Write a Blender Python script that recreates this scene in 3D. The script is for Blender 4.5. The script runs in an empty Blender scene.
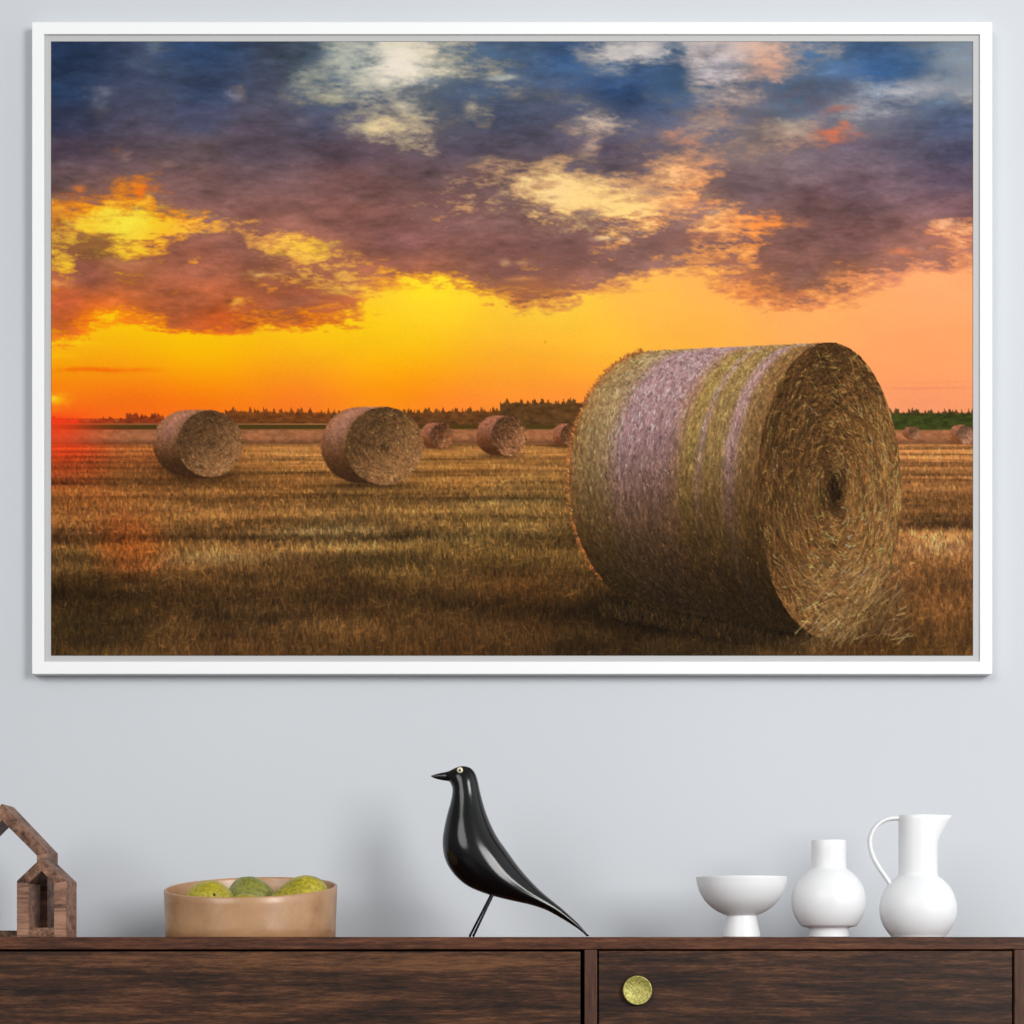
import bpy, bmesh, math, random
import numpy as np
from mathutils import Vector, Matrix, noise

# ---------------------------------------------------------------- the printed canvas picture
PW, PH, PX0, PY0 = 922, 614, 51, 41          # size of the print in its own dots

def s2l(c):
    c = np.clip(np.asarray(c, dtype=np.float64), 0, 1)
    return np.where(c <= 0.04045, c / 12.92, ((c + 0.055) / 1.055) ** 2.4)

def value_noise(rng, h, w, cy, cx):
    """smooth lattice noise with cells of cy x cx dots, 0..1"""
    gh, gw = int(h / cy) + 3, int(w / cx) + 3
    g = rng.random((gh, gw))
    y = np.arange(h) / cy; x = np.arange(w) / cx
    yi = y.astype(int); xi = x.astype(int)
    fy = y - yi; fx = x - xi
    fy = fy * fy * (3 - 2 * fy); fx = fx * fx * (3 - 2 * fx)
    a = g[np.ix_(yi, xi)]; b = g[np.ix_(yi, xi + 1)]
    c = g[np.ix_(yi + 1, xi)]; d = g[np.ix_(yi + 1, xi + 1)]
    fx = fx[None, :]; fy = fy[:, None]
    return (a * (1 - fx) + b * fx) * (1 - fy) + (c * (1 - fx) + d * fx) * fy

def fbm(rng, h, w, cy, cx, octs=5, gain=0.55):
    out = np.zeros((h, w)); amp = 1.0; tot = 0
    for _ in range(octs):
        out += amp * value_noise(rng, h, w, max(cy, 1.01), max(cx, 1.01))
        tot += amp; amp *= gain; cy /= 2; cx /= 2
    out /= tot
    return np.clip((out - 0.5) * 1.7 + 0.5, 0, 1)

def sample(img, y, x):
    """bilinear lookup of an image at float coordinates"""
    h, w = img.shape[:2]
    y = np.clip(y, 0, h - 1.001); x = np.clip(x, 0, w - 1.001)
    yi = y.astype(int); xi = x.astype(int)
    fy = y - yi; fx = x - xi
    if img.ndim == 3:
        fy = fy[..., None]; fx = fx[..., None]
    return ((img[yi, xi] * (1 - fx) + img[yi, xi + 1] * fx) * (1 - fy)
            + (img[yi + 1, xi] * (1 - fx) + img[yi + 1, xi + 1] * fx) * fy)

def field(points, h, w, step=8, sy=1.6, p=3.2):
    """colour field through scattered (x, y, r, g, b) samples given in picture pixels"""
    P = np.array(points, dtype=float)
    gh, gw = h // step + 2, w // step + 2
    yy, xx = np.mgrid[0:gh, 0:gw] * float(step)
    num = np.zeros((gh, gw, 3)); den = np.zeros((gh, gw))
    for x, y, r, g, b in P:
        d = np.sqrt((xx - (x - PX0)) ** 2 + ((yy - (y - PY0)) * sy) ** 2) + 6
        wgt = d ** -p
        num += wgt[..., None] * np.array([r, g, b]); den += wgt
    low = num / den[..., None]
    Y, X = np.mgrid[0:h, 0:w]
    return sample(low, Y / step, X / step) / 255.0

def sstep(a, b, x):
    t = np.clip((x - a) / (b - a), 0, 1)
    return t * t * (3 - 2 * t)

def blend(img, col, a):
    img += (np.asarray(col) - img) * a[..., None]

def strokes(img, x, y, col, a):
    """batches of line samples: x, y (n strokes, m samples); col (n,3); a (n,) - antialiased dots"""
    h, w = img.shape[:2]
    for k in range(x.shape[1]):
        xs, ys = x[:, k], y[:, k]
        xi = np.floor(xs).astype(int); yi = np.floor(ys).astype(int)
        fx = xs - xi; fy = ys - yi
        for dx, dy, wg in ((0, 0, (1 - fx) * (1 - fy)), (1, 0, fx * (1 - fy)), (0, 1, (1 - fx) * fy), (1, 1, fx * fy)):
            X = xi + dx; Y = yi + dy
            ok = (X >= 0) & (X < w) & (Y >= 0) & (Y < h)
            t = (a * wg)[ok][:, None]
            img[Y[ok], X[ok]] += (col[ok] - img[Y[ok], X[ok]]) * t

CLOUD_ROWS = [
 "9999878999999963" "4102566899964211" "4231125679998865",
 "9999899999999763" "4102467689987699" "9424546788899855",
 "9978999997997665" "4678899778889998" "8666689998663222",
 "9989999999999987" "7747885999878999" "8888888876457899",
 "9999999999999985" "3357888999853589" "8657765577889999",
 "9998999999999999" "8876999999987988" "8677776878899999",
 "9999989999999999" "9999987776478985" "3579899999999999",
 "9986579999999999" "9988777733212355" "4599999999999999",
 "6544456899998999" "9987777763111122" "2346889999999999",
 "6001003466799899" "9998899997787656" "8543468999999856",
 "3664358999744568" "9999999999997689" "9775579999998864",
 "4886889689986466" "7789999977888996" "6655588988877763",
 "7898898999867776" "6532247888876420" "1124678876531000",
 "8999999997788886" "3100001366410000" "0000245543100000",
 "8632368877777653" "1000000000000000" "0000000000000000",
 "2100000000000000" "0000000000000000" "0000000000000000",
 "0000000000000000" "0000000000000000" "0000000000000000",
]
SKY_PTS = [
 (150,50,110,125,140),(100,92,112,116,134),(230,95,128,128,146),(250,55,100,115,130),(125,155,155,122,112),(168,163,155,124,112),(66,162,130,105,108),(250,150,140,112,105),(80,186,235,120,50),
 (340,60,200,205,190),(390,70,228,218,200),(410,95,235,220,185),(640,60,206,198,195),(720,70,202,192,196),(700,100,210,190,180),(900,120,178,182,192),(960,60,125,140,155),(860,110,165,170,180),
 (385,130,238,212,160),(350,125,215,205,160),(600,120,218,192,168),(770,70,215,165,140),(760,130,180,160,145),
 (120,225,255,226,60),(150,212,255,212,35),(60,240,252,212,55),(90,205,255,170,25),(150,192,255,130,20),(190,205,255,150,30),(200,222,255,190,60),
 (330,245,250,200,70),(345,268,250,190,80),(290,240,252,190,80),(260,265,235,170,95),
 (480,180,230,180,140),(540,190,252,218,150),(620,205,254,212,132),(680,210,253,192,122),(700,160,245,165,115),(670,180,250,190,130),(700,190,253,175,105),
 (820,235,253,178,112),(780,225,255,150,70),(950,225,240,172,122),(840,150,225,125,90),
 (60,315,255,190,10),(130,310,255,205,0),(200,325,255,208,5),(430,285,255,222,40),(330,320,255,208,10),(430,310,255,212,40),(560,310,253,205,62),(650,310,253,185,75),(800,310,252,170,95),(950,290,250,165,108),(720,285,253,178,85),
 (60,340,255,200,20),(200,345,255,200,0),(400,340,255,205,20),(600,340,252,190,50),(700,340,253,175,65),(950,340,252,160,100),
 (60,365,255,165,0),(200,365,255,178,0),(400,365,255,182,5),(550,365,250,172,40),(900,365,252,158,95),
 (60,388,255,135,10),(200,388,255,138,0),(400,388,255,142,5),(550,388,252,148,42),(920,390,248,152,98),
 (60,408,255,98,28),(140,408,255,104,22),(200,408,255,110,24),(300,408,253,118,38),(450,408,250,126,48),(560,405,250,132,60),(920,408,236,146,104),
]
CLOUD_PTS = [
 (60,50,38,55,85),(200,50,46,66,97),(340,55,75,90,105),(440,60,85,98,108),(500,60,60,80,105),(580,60,50,75,110),(680,80,55,80,112),(820,50,65,90,120),(880,70,50,80,120),(960,50,100,120,140),
 (60,90,40,58,88),(200,90,50,62,88),(330,95,62,77,95),(480,95,66,80,102),(620,90,46,70,106),(800,95,75,92,115),(950,95,95,110,130),
 (60,120,50,55,80),(200,120,65,68,90),(330,120,75,75,95),(480,115,66,74,98),(600,115,72,78,102),(720,125,85,85,100),(860,120,90,92,108),(960,120,75,85,112),
 (60,150,75,62,75),(200,150,95,78,82),(250,140,80,68,80),(350,150,80,65,75),(480,145,82,74,88),(600,150,88,78,92),(750,150,112,97,97),(850,150,95,82,92),(960,150,72,70,92),
 (60,180,100,78,80),(200,180,112,82,80),(350,180,115,80,78),(480,175,105,80,82),(600,165,100,85,92),(750,175,103,82,86),(850,180,100,78,86),(960,180,84,70,85),
 (60,205,160,100,70),(200,210,120,82,78),(350,210,128,84,75),(450,210,118,82,80),(700,200,130,95,88),(820,210,110,78,78),(960,205,108,78,82),
 (100,243,140,95,50),(250,240,128,82,70),(400,240,125,82,78),(550,240,120,82,78),(720,240,120,85,80),(850,240,118,80,78),(960,240,150,95,80),
 (80,270,145,85,68),(200,265,145,85,66),(300,270,150,92,68),(400,268,135,82,68),(520,268,125,82,75),(700,260,128,90,80),(800,260,135,92,82),(900,260,138,92,80),
 (60,300,185,88,50),(200,295,172,92,58),(300,295,165,90,60),(400,285,190,110,50),(530,292,150,92,62),(750,285,175,108,75),(850,280,165,106,78),
 (100,318,215,100,25),(220,318,190,85,35),(320,318,180,90,40),
]
RIM_PTS = [
 (60,60,90,105,120),(400,80,190,190,175),(600,90,120,130,140),(850,80,150,155,165),(400,130,200,180,145),(700,130,165,140,125),(900,140,120,115,120),
 (100,195,255,125,15),(180,200,255,130,20),(240,230,240,160,80),(330,225,225,130,70),(480,180,225,170,120),(560,165,200,140,90),(650,170,220,150,100),(690,200,255,150,80),(780,222,255,140,60),(940,230,225,130,80),
 (80,255,235,170,60),(80,310,255,115,10),(200,312,255,105,10),(300,315,240,95,20),(330,275,245,180,80),(400,275,255,150,40),(470,285,250,140,40),(560,280,250,150,80),(640,270,240,150,80),(720,275,250,150,75),(770,300,245,135,70),(900,270,240,140,95),
]

def paint_sky(rng):
    H = 400
    n1 = fbm(rng, H, PW, 26, 60, 6, 0.6); n2 = fbm(rng, H, PW, 26, 60, 6, 0.6); n3 = fbm(rng, H, PW, 14, 40, 6, 0.68)
    n4 = fbm(rng, H, PW, 30, 80, 5, 0.6); n5 = fbm(rng, H, PW, 5, 14, 4, 0.7)
    n9 = fbm(rng, H, PW, 3.2, 11, 3, .75); n6 = fbm(rng, H, PW, 10, 22, 5, 0.7); n7 = fbm(rng, H, PW, 10, 22, 5, 0.7); n8 = fbm(rng, H, PW, 6, 14, 4, .7)
    sky = field(SKY_PTS, H, PW); cld = field(CLOUD_PTS, H, PW); rim = field(RIM_PTS, H, PW)
    g = np.array([[int(ch) for ch in row] for row in CLOUD_ROWS], dtype=float) / 9
    g = np.vstack([g, np.zeros((6, g.shape[1]))])
    Y, X = np.mgrid[0:H, 0:PW].astype(float)
    gy = (Y + (n1 - 0.5) * 11 + (n3 - .5) * 9) / 19.2 - 0.5; gx = (X + (n2 - 0.5) * 22 + (n5 - .5) * 8) / 19.2 - 0.5
    yi = np.floor(gy); xi = np.floor(gx); fy = gy - yi; fx = gx - xi
    d = sample(g, yi + sstep(0, 1, fy), xi + sstep(0, 1, fx))
    amp = 4 * d * (1 - d)
    low = sstep(110, 230, Y + PY0)
    a = d + (n3 - 0.5) * (0.56 + .22 * low) * amp + (n5 - 0.5) * 0.42 * amp + (n9 - .5) * (.30 + .35 * low) * amp
    lo_, hi_ = 0.04 + 0.10 * low, 0.97 - 0.15 * low
    a = np.clip((a - lo_) / (hi_ - lo_), 0, 1); a = a * .45 + .55 * a * a * (3 - 2 * a)
    cld = cld * 1.05 * (1 + (n4 - 0.5) * 0.30 + (n3 - 0.5) * 0.26 + (n5 - 0.5) * 0.12 + (n9 - .5) * .10)[..., None]
    # soft paler wisps inside the thick cloud
    w = sstep(0.62, 0.95, n1) * 0.20
    cld += (cld.mean(2, keepdims=True) * 0.55 + cld * 0.75 - cld) * w[..., None]
    for _ in range(3):                                    # the open sky is smooth
        p = np.pad(sky[250:], ((12, 12), (24, 24), (0, 0)), mode='edge')
        c1 = np.cumsum(p, 0); p = (c1[24:] - c1[:-24])[:sky.shape[0] - 250] / 24
        c1 = np.cumsum(p, 1); p = (c1[:, 48:] - c1[:, :-48])[:, :PW] / 48
        ramp = sstep(0, 40, np.arange(p.shape[0]))[:, None, None]
        sky[250:] += (p - sky[250:]) * ramp
    sky = sky * (1 + (n4 - 0.5) * 0.04)[..., None]
    img = sky + (cld - sky) * a[..., None]
    e = np.clip(4 * a * (1 - a), 0, 1) ** 1.2 * (0.26 + 0.20 * low)
    img += (rim - img) * e[..., None]
    yy = Y + PY0; xx = X + PX0
    def puff(x, y, rx, ry, col, s, soft=1.0, rag=0.9):
        gw_ = 0.9 + 0.9 * rag * (ry > 3)
        q = np.sqrt(((xx - x + (n6 - .5) * rx * gw_) / rx) ** 2 + ((yy - y + (n7 - .5) * ry * gw_ * 1.5) / ry) ** 2)
        blend(img, np.array(col) / 255, np.clip(s * np.exp(-(q * .95) ** 2.2) * (1 + (n8 - .5) * 1.3 * rag), 0, 1))
    # pale holes and glows
    puff(400, 60, 20, 16, (240, 228, 212), .8); puff(382, 80, 26, 4, (225, 214, 194), .55); puff(365, 84, 12, 6, (210, 202, 180), .45)
    puff(372, 60, 12, 5, (112, 122, 125), .7); puff(432, 62, 14, 5, (120, 126, 125), .6); puff(350, 96, 26, 4, (150, 156, 145), .4); puff(415, 95, 40, 7, (78, 88, 100), .55); puff(440, 110, 30, 7, (72, 82, 98), .5)
    puff(385, 124, 28, 5, (236, 208, 156), .7); puff(402, 106, 9, 3, (222, 205, 170), .6); puff(474, 107, 7, 2, (160, 148, 135), .45); puff(372, 138, 40, 5, (88, 78, 92), .6); puff(430, 130, 24, 8, (95, 88, 96), .5)
    puff(500, 77, 11, 3, (200, 205, 195), .7); puff(595, 120, 20, 5, (215, 188, 165), .7); puff(588, 148, 7, 9, (190, 160, 145), .55)
    puff(610, 54, 9, 8, (210, 200, 195), .7); puff(310, 78, 16, 7, (165, 172, 155), .55); puff(340, 60, 10, 14, (190, 192, 175), .5)
    puff(100, 92, 12, 8, (110, 112, 130), .7); puff(152, 50, 8, 6, (105, 122, 135), .6); puff(230, 95, 8, 5, (125, 125, 145), .7)
    puff(140, 64, 12, 6, (85, 98, 118), .5); puff(300, 121, 7, 3, (150, 130, 130), .5)
    puff(125, 155, 8, 4, (150, 118, 112), .7); puff(168, 163, 9, 3, (155, 122, 110), .6); puff(66, 162, 10, 4, (130, 105, 108), .5)
    puff(170, 93, 20, 8, (72, 80, 100), .4)
    puff(672, 66, 14, 20, (60, 82, 112), .75); puff(678, 47, 16, 5, (120, 130, 142), .6); puff(711, 45, 14, 4, (150, 152, 160), .5)
    puff(730, 64, 16, 3, (140, 140, 148), .7); puff(768, 66, 14, 8, (216, 160, 135), .65); puff(795, 95, 45, 8, (98, 88, 100), .55)
    puff(795, 86, 40, 8, (75, 85, 105), .5); puff(838, 133, 18, 6, (205, 112, 82), .8); puff(836, 110, 14, 5, (165, 105, 92), .6)
    puff(796, 128, 16, 8, (175, 160, 142), .6); puff(715, 118, 20, 10, (190, 145, 118), .5)
    puff(905, 62, 30, 10, (58, 88, 125), .6); puff(890, 90, 25, 6, (170, 178, 190), .5)
    puff(680, 137, 18, 6, (225, 145, 100), .55); puff(885, 145, 40, 6, (82, 74, 92), .5)
    puff(600, 205, 70, 16, (253, 214, 138), .55); puff(545, 185, 30, 10, (252, 208, 140), .45)
    for x, y, r in ((538, 185, 6), (525, 190, 4), (552, 197, 4), (614, 192, 6), (635, 180, 9), (652, 192, 10), (540, 183, 8), (672, 218, 8), (700, 222, 6), (660, 176, 5), (640, 198, 5)):
        puff(x, y, r * 1.3, r * .45, (185, 135, 100), .65)
    puff(145, 188, 12, 5, (255, 122, 25), .6); puff(143, 200, 7, 5, (255, 200, 60), .7); puff(78, 188, 6, 3, (240, 125, 45), .7)
    puff(115, 222, 48, 11, (255, 236, 72), .6); puff(165, 210, 24, 4, (255, 170, 30), .4)
    puff(58, 222, 10, 6, (150, 85, 40), .85); puff(95, 243, 24, 3.5, (145, 92, 55), .8); puff(58, 243, 6, 2, (150, 100, 50), .6); puff(105, 234, 14, 2, (170, 105, 55), .7)
    puff(310, 246, 26, 6, (253, 205, 55), .65); puff(265, 272, 14, 4, (240, 185, 95), .55); puff(240, 303, 10, 5, (245, 175, 70), .7); puff(342, 290, 14, 4, (250, 200, 80), .5); puff(60, 284, 8, 4, (240, 160, 80), .6)
    puff(420, 288, 34, 9, (255, 222, 35), .6); puff(530, 291, 34, 6, (160, 98, 62), .75, .8, .6); puff(505, 262, 5, 3, (240, 185, 130), .7); puff(525, 262, 9, 2.5, (235, 180, 125), .6)
    puff(603, 238, 9, 3, (250, 205, 150), .8); puff(625, 238, 5, 2, (250, 205, 150), .7); puff(520, 278, 12, 2.5, (245, 165, 75), .6)
    puff(600, 290, 30, 1.6, (225, 145, 75), .6); puff(790, 294, 32, 3, (180, 108, 72), .7); puff(745, 290, 20, 4, (235, 135, 70), .5)
    puff(775, 222, 30, 5, (255, 148, 65), .6); puff(905, 253, 12, 4, (215, 125, 85), .6); puff(950, 225, 16, 5, (240, 178, 130), .6)
    puff(478, 108, 14, 9, (74, 80, 98), .6); puff(600, 132, 22, 5, (82, 78, 98), .5); puff(620, 110, 16, 6, (58, 74, 104), .5)
    puff(690, 240, 26, 5, (150, 98, 84), .6); puff(725, 262, 24, 5, (170, 105, 78), .6); puff(715, 235, 16, 3, (165, 108, 84), .6); puff(655, 240, 20, 6, (125, 86, 80), .6)
    puff(525, 268, 34, 10, (128, 86, 76), .5); puff(560, 258, 26, 7, (126, 84, 76), .5)
    # thin bars of cloud low on the left, the glow at the left edge, grey bars low on the right
    puff(100, 369, 44, 2.2, (250, 100, 5), .7, 1, .3); puff(55, 330, 12, 1.5, (225, 150, 10), .6); puff(62, 342, 40, 2, (255, 225, 20), .5); puff(56, 355, 14, 1.5, (255, 200, 10), .5)
    puff(51, 399, 14, 9, (255, 185, 10), .8, 1.4, .1); puff(51, 398, 5, 4, (255, 220, 40), .8, 1.4, .1)
    puff(930, 387, 50, 1.5, (222, 130, 90), .5, 1, .3); puff(940, 381, 40, 1.2, (228, 140, 90), .4, 1, .3)
    puff(545, 341, 1.1, 1.1, (190, 120, 30), .6, 1, .1)
    return img

GROUND_PTS = [
 (60,450,176,70,30),(140,450,160,95,48),(300,450,160,112,62),(500,450,158,112,62),(930,450,165,115,68),
 (60,470,150,75,35),(140,480,125,82,42),(300,475,138,95,48),(460,470,140,98,50),(930,475,140,96,56),
 (60,500,125,78,38),(200,500,122,85,45),(350,500,130,96,52),(520,500,135,104,58),(930,505,125,88,50),
 (70,530,110,72,38),(200,530,118,84,46),(350,530,138,108,64),(500,530,125,98,54),(940,545,135,95,58),
 (70,560,105,78,42),(220,555,125,92,52),(400,560,105,82,44),(520,560,105,80,42),(940,570,110,76,44),
 (70,590,75,54,28),(200,585,85,60,32),(350,590,78,56,30),(520,590,82,56,28),(940,600,85,58,32),
 (70,620,78,60,32),(250,620,84,62,36),(450,620,86,62,34),(650,625,70,52,28),(900,630,82,58,32),
 (70,650,88,66,36),(250,650,88,62,34),(450,650,86,60,32),(700,650,75,56,32),(900,650,74,52,26),
]

def paint_ground(img, rng):
    h0 = 418 - PY0; H = PH - h0
    gimg = field([(x, y - 418 + PY0, r, g, b) for x, y, r, g, b in GROUND_PTS], H, PW, 6, 2.4)
    # rows of straw run across the field, tighter towards the horizon
    Y, X = np.mgrid[0:H, 0:PW].astype(float)
    t = (Y + 4) / (H + 4)
    src = fbm(rng, 700, PW + 40, 9, 300, 5, 0.62); fine = fbm(rng, 700, PW + 40, 4, 40, 4, 0.65)
    v = 690 * (1 - 0.115 / (t + 0.115)) / (1 - 0.115 / 1.115)
    v = np.clip(v + X * 0.012 * (1 - t), 0, 698)
    rows = sample(src, v, X); fr = sample(fine, v, X)
    gimg *= np.array([1.0, .94, .88]) * 1.0
    gimg *= (1 + (rows - 0.5) * 0.95 + (fr - 0.5) * 0.35)[..., None]
    def streak(x, y, rx, ry, col, s, tilt=0.0):
        q = ((X + PX0 - x) / rx) ** 2 + ((Y + 418 - y - (X + PX0 - x) * tilt) / ry) ** 2
        blend(gimg, np.array(col) / 255, s * np.exp(-q * 1.3) * np.clip(0.55 + rows * 0.9, 0, 1.2).clip(0, 1))
    for a in ((200, 483, 160, 4, (85, 55, 28), .6), (90, 478, 60, 3, (80, 45, 25), .5), (300, 505, 190, 3, (90, 62, 34), .55), (110, 512, 80, 3, (85, 50, 28), .5), (470, 497, 60, 3, (78, 55, 30), .6),
              (320, 532, 75, 5, (172, 138, 88), .6), (440, 540, 60, 3, (150, 118, 70), .4), (500, 502, 70, 3, (160, 128, 72), .5), (220, 559, 85, 6, (160, 122, 74), .65), (150, 567, 50, 4, (160, 100, 60), .5), (110, 535, 70, 5, (145, 100, 58), .4),
              (940, 548, 40, 7, (170, 125, 82), .6), (940, 490, 40, 4, (150, 100, 60), .5), (930, 470, 50, 2.5, (165, 115, 62), .5), (935, 520, 45, 4, (95, 66, 38), .5), (945, 585, 40, 8, (80, 55, 30), .5),
              (330, 592, 130, 8, (52, 35, 18), .7), (520, 575, 80, 5, (55, 35, 18), .65), (85, 610, 70, 9, (48, 32, 16), .75), (180, 600, 60, 6, (56, 38, 20), .6), (430, 600, 120, 5, (60, 42, 22), .5),
              (300, 470, 200, 2, (170, 118, 60), .5), (480, 462, 120, 2, (170, 115, 55), .5), (480, 478, 100, 2, (168, 118, 58), .5), (110, 462, 80, 2, (150, 85, 42), .5), (470, 535, 40, 3, (125, 105, 55), .4)):
        streak(*a, tilt=-0.02)
    img[h0:] = gimg
    # stubble: short upright strokes, longer and sparser near the viewer
    n = 60000
    ty = rng.random(n) ** 0.85; y = h0 + 24 + ty * (H - 22); x = rng.random(n) * PW
    L = 1.5 + 9 * ((y - h0) / H) ** 1.3 * (0.4 + rng.random(n)); lean = rng.normal(0, 0.25, n)
    m = 8; k = np.linspace(0, 1, m)[None, :]
    base = img[np.clip(y, 0, PH - 1).astype(int), np.clip(x, 0, PW - 1).astype(int)]
    f = np.minimum(np.exp(rng.normal(-0.06, 0.36, n)), 1.75); hue = rng.normal(0, 0.045, n)
    near = ((y - h0) / H)
    f = 1 + (f - 1) * (0.45 + 0.55 * np.clip(near * 2.2, 0, 1))
    col = np.clip(base * f[:, None] * np.stack([1 + hue, 1 + hue * 0.2, 1 - hue], 1), 0.03, 0.85)
    strokes(img, x[:, None] + lean[:, None] * L[:, None] * k, y[:, None] - L[:, None] * k, col, 0.22 + 0.36 * np.clip(near * 2, 0, 1))
    # loose straws lying about
    n = 1100; y = h0 + 60 + rng.random(n) ** 0.8 * (H - 60); x = rng.random(n) * PW
    L = 3 + 15 * ((y - h0) / H) ** 1.2 * rng.random(n); ang = rng.normal(0, 0.5, n)
    base = img[np.clip(y, 0, PH - 1).astype(int), x.astype(int)]
    col = np.clip(base * 1.28 + np.array([0.035, 0.025, 0.01]), 0, 0.8)
    k = np.linspace(-0.5, 0.5, 18)[None, :]
    strokes(img, x[:, None] + (np.cos(ang) * L)[:, None] * k, y[:, None] + (np.sin(ang) * L)[:, None] * k, col, np.full(n, 0.38))
    # distant strips: stubble edge, standing wheat, hedge shade
    yy = np.arange(PH)[:, None] + PY0 + np.zeros((1, PW)); xx = np.arange(PW)[None, :] + PX0 + np.zeros((PH, 1))
    nz = fbm(rng, PH, PW, 3, 6, 3, 0.7)
    wheat = np.array([178, 112, 72]) / 255 * (0.9 + 0.25 * (nz[..., None] - 0.5))
    band = sstep(428.2, 429.4, yy) * (1 - sstep(440.0, 443.5, yy))
    img += (wheat - img) * band[..., None]
    img += (wheat * 0.62 - img) * (sstep(436, 442, yy) * (1 - sstep(442.5, 444.5, yy)))[..., None] * 0.7
    olive = np.array([74, 56, 22]) / 255
    left = 1 - sstep(560, 700, xx)
    img += (olive - img) * ((sstep(423.4, 424.2, yy) * (1 - sstep(427.6, 428.8, yy))))[..., None]
    img += (np.array([160, 110, 70]) / 255 - img) * (sstep(421.6, 422.2, yy) * (1 - sstep(423.2, 424, yy)) * 0.6)[..., None] * left[..., None]
    green = np.array([52, 58, 22]) / 255 * (0.8 + 0.5 * nz[..., None])
    rgt = sstep(880, 890, xx)
    img += (green - img) * (rgt * sstep(411, 413, yy) * (1 - sstep(428.5, 429.5, yy)))[..., None]
    # tree line
    def trees(x0, x1, top0, top1, bot, col, dens, spiky, jig):
        xs = np.arange(x0, x1)
        base = top0 + (top1 - top0) * (xs - x0) / max(1, x1 - x0)
        prof = base + 6
        nT = int((x1 - x0) * dens)
        for _ in range(nT):
            c = rng.uniform(x0, x1); hgt = rng.uniform(0.35, 1.0); wd = rng.uniform(1.6, 3.6)
            b = top0 + (top1 - top0) * (c - x0) / max(1, x1 - x0)
            dx = np.abs(xs - c) / wd
            shape = b + jig * (1 - hgt) + (dx if spiky else dx ** 2) * (7 if spiky else 4)
            prof = np.minimum(prof, np.where(dx < 1.3, shape, 1e9))
        prof = prof + rng.normal(0, 0.5, len(xs))
        for i, x in enumerate(xs):
            if not PX0 <= x < PX0 + PW: continue
            colm = yy[:, 0]
            a = sstep(prof[i] - 0.5, prof[i] + 0.7, colm) * (1 - sstep(bot - .4, bot + .6, colm))
            shade = (0.8 + 0.55 * nz[:, x - PX0])[:, None] * np.array(col) / 255
            img[:, x - PX0] += (shade - img[:, x - PX0]) * a[:, None] * 0.94
    trees(51, 80, 414, 417, 422, (200, 45, 20), .2, False, 3)
    trees(78, 235, 416, 411, 422, (128, 50, 22), .25, False, 5)
    trees(126, 168, 411, 412, 422, (118, 48, 22), .3, False, 2)
    trees(225, 340, 404, 406, 422.5, (98, 54, 24), .33, True, 9)
    trees(330, 510, 408, 403, 423.5, (84, 52, 26), .4, True, 7)
    trees(500, 596, 396, 396, 423.5, (74, 50, 26), .45, True, 9)
    trees(885, 974, 406, 407, 413, (66, 52, 28), .5, True, 5)
    # red glow of the sun that lies just outside the left edge, and its ghost on the grass
    gl = np.exp(-(((xx - 48) / 48.0) ** 2 + ((yy - 424) / np.where(yy > 424, 34.0, 13.0)) ** 2))
    img += (np.array([255, 62, 24]) / 255 - img) * (gl * 0.85)[..., None]
    gh = np.exp(-(((xx - 130) / 34.0) ** 2 + ((yy - 545) / 30.0) ** 2) ** 1.5)
    img += (img * np.array([1.35, 0.95, 0.6]) + np.array([.05, .012, 0]) - img) * (gh * 0.5)[..., None]

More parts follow.
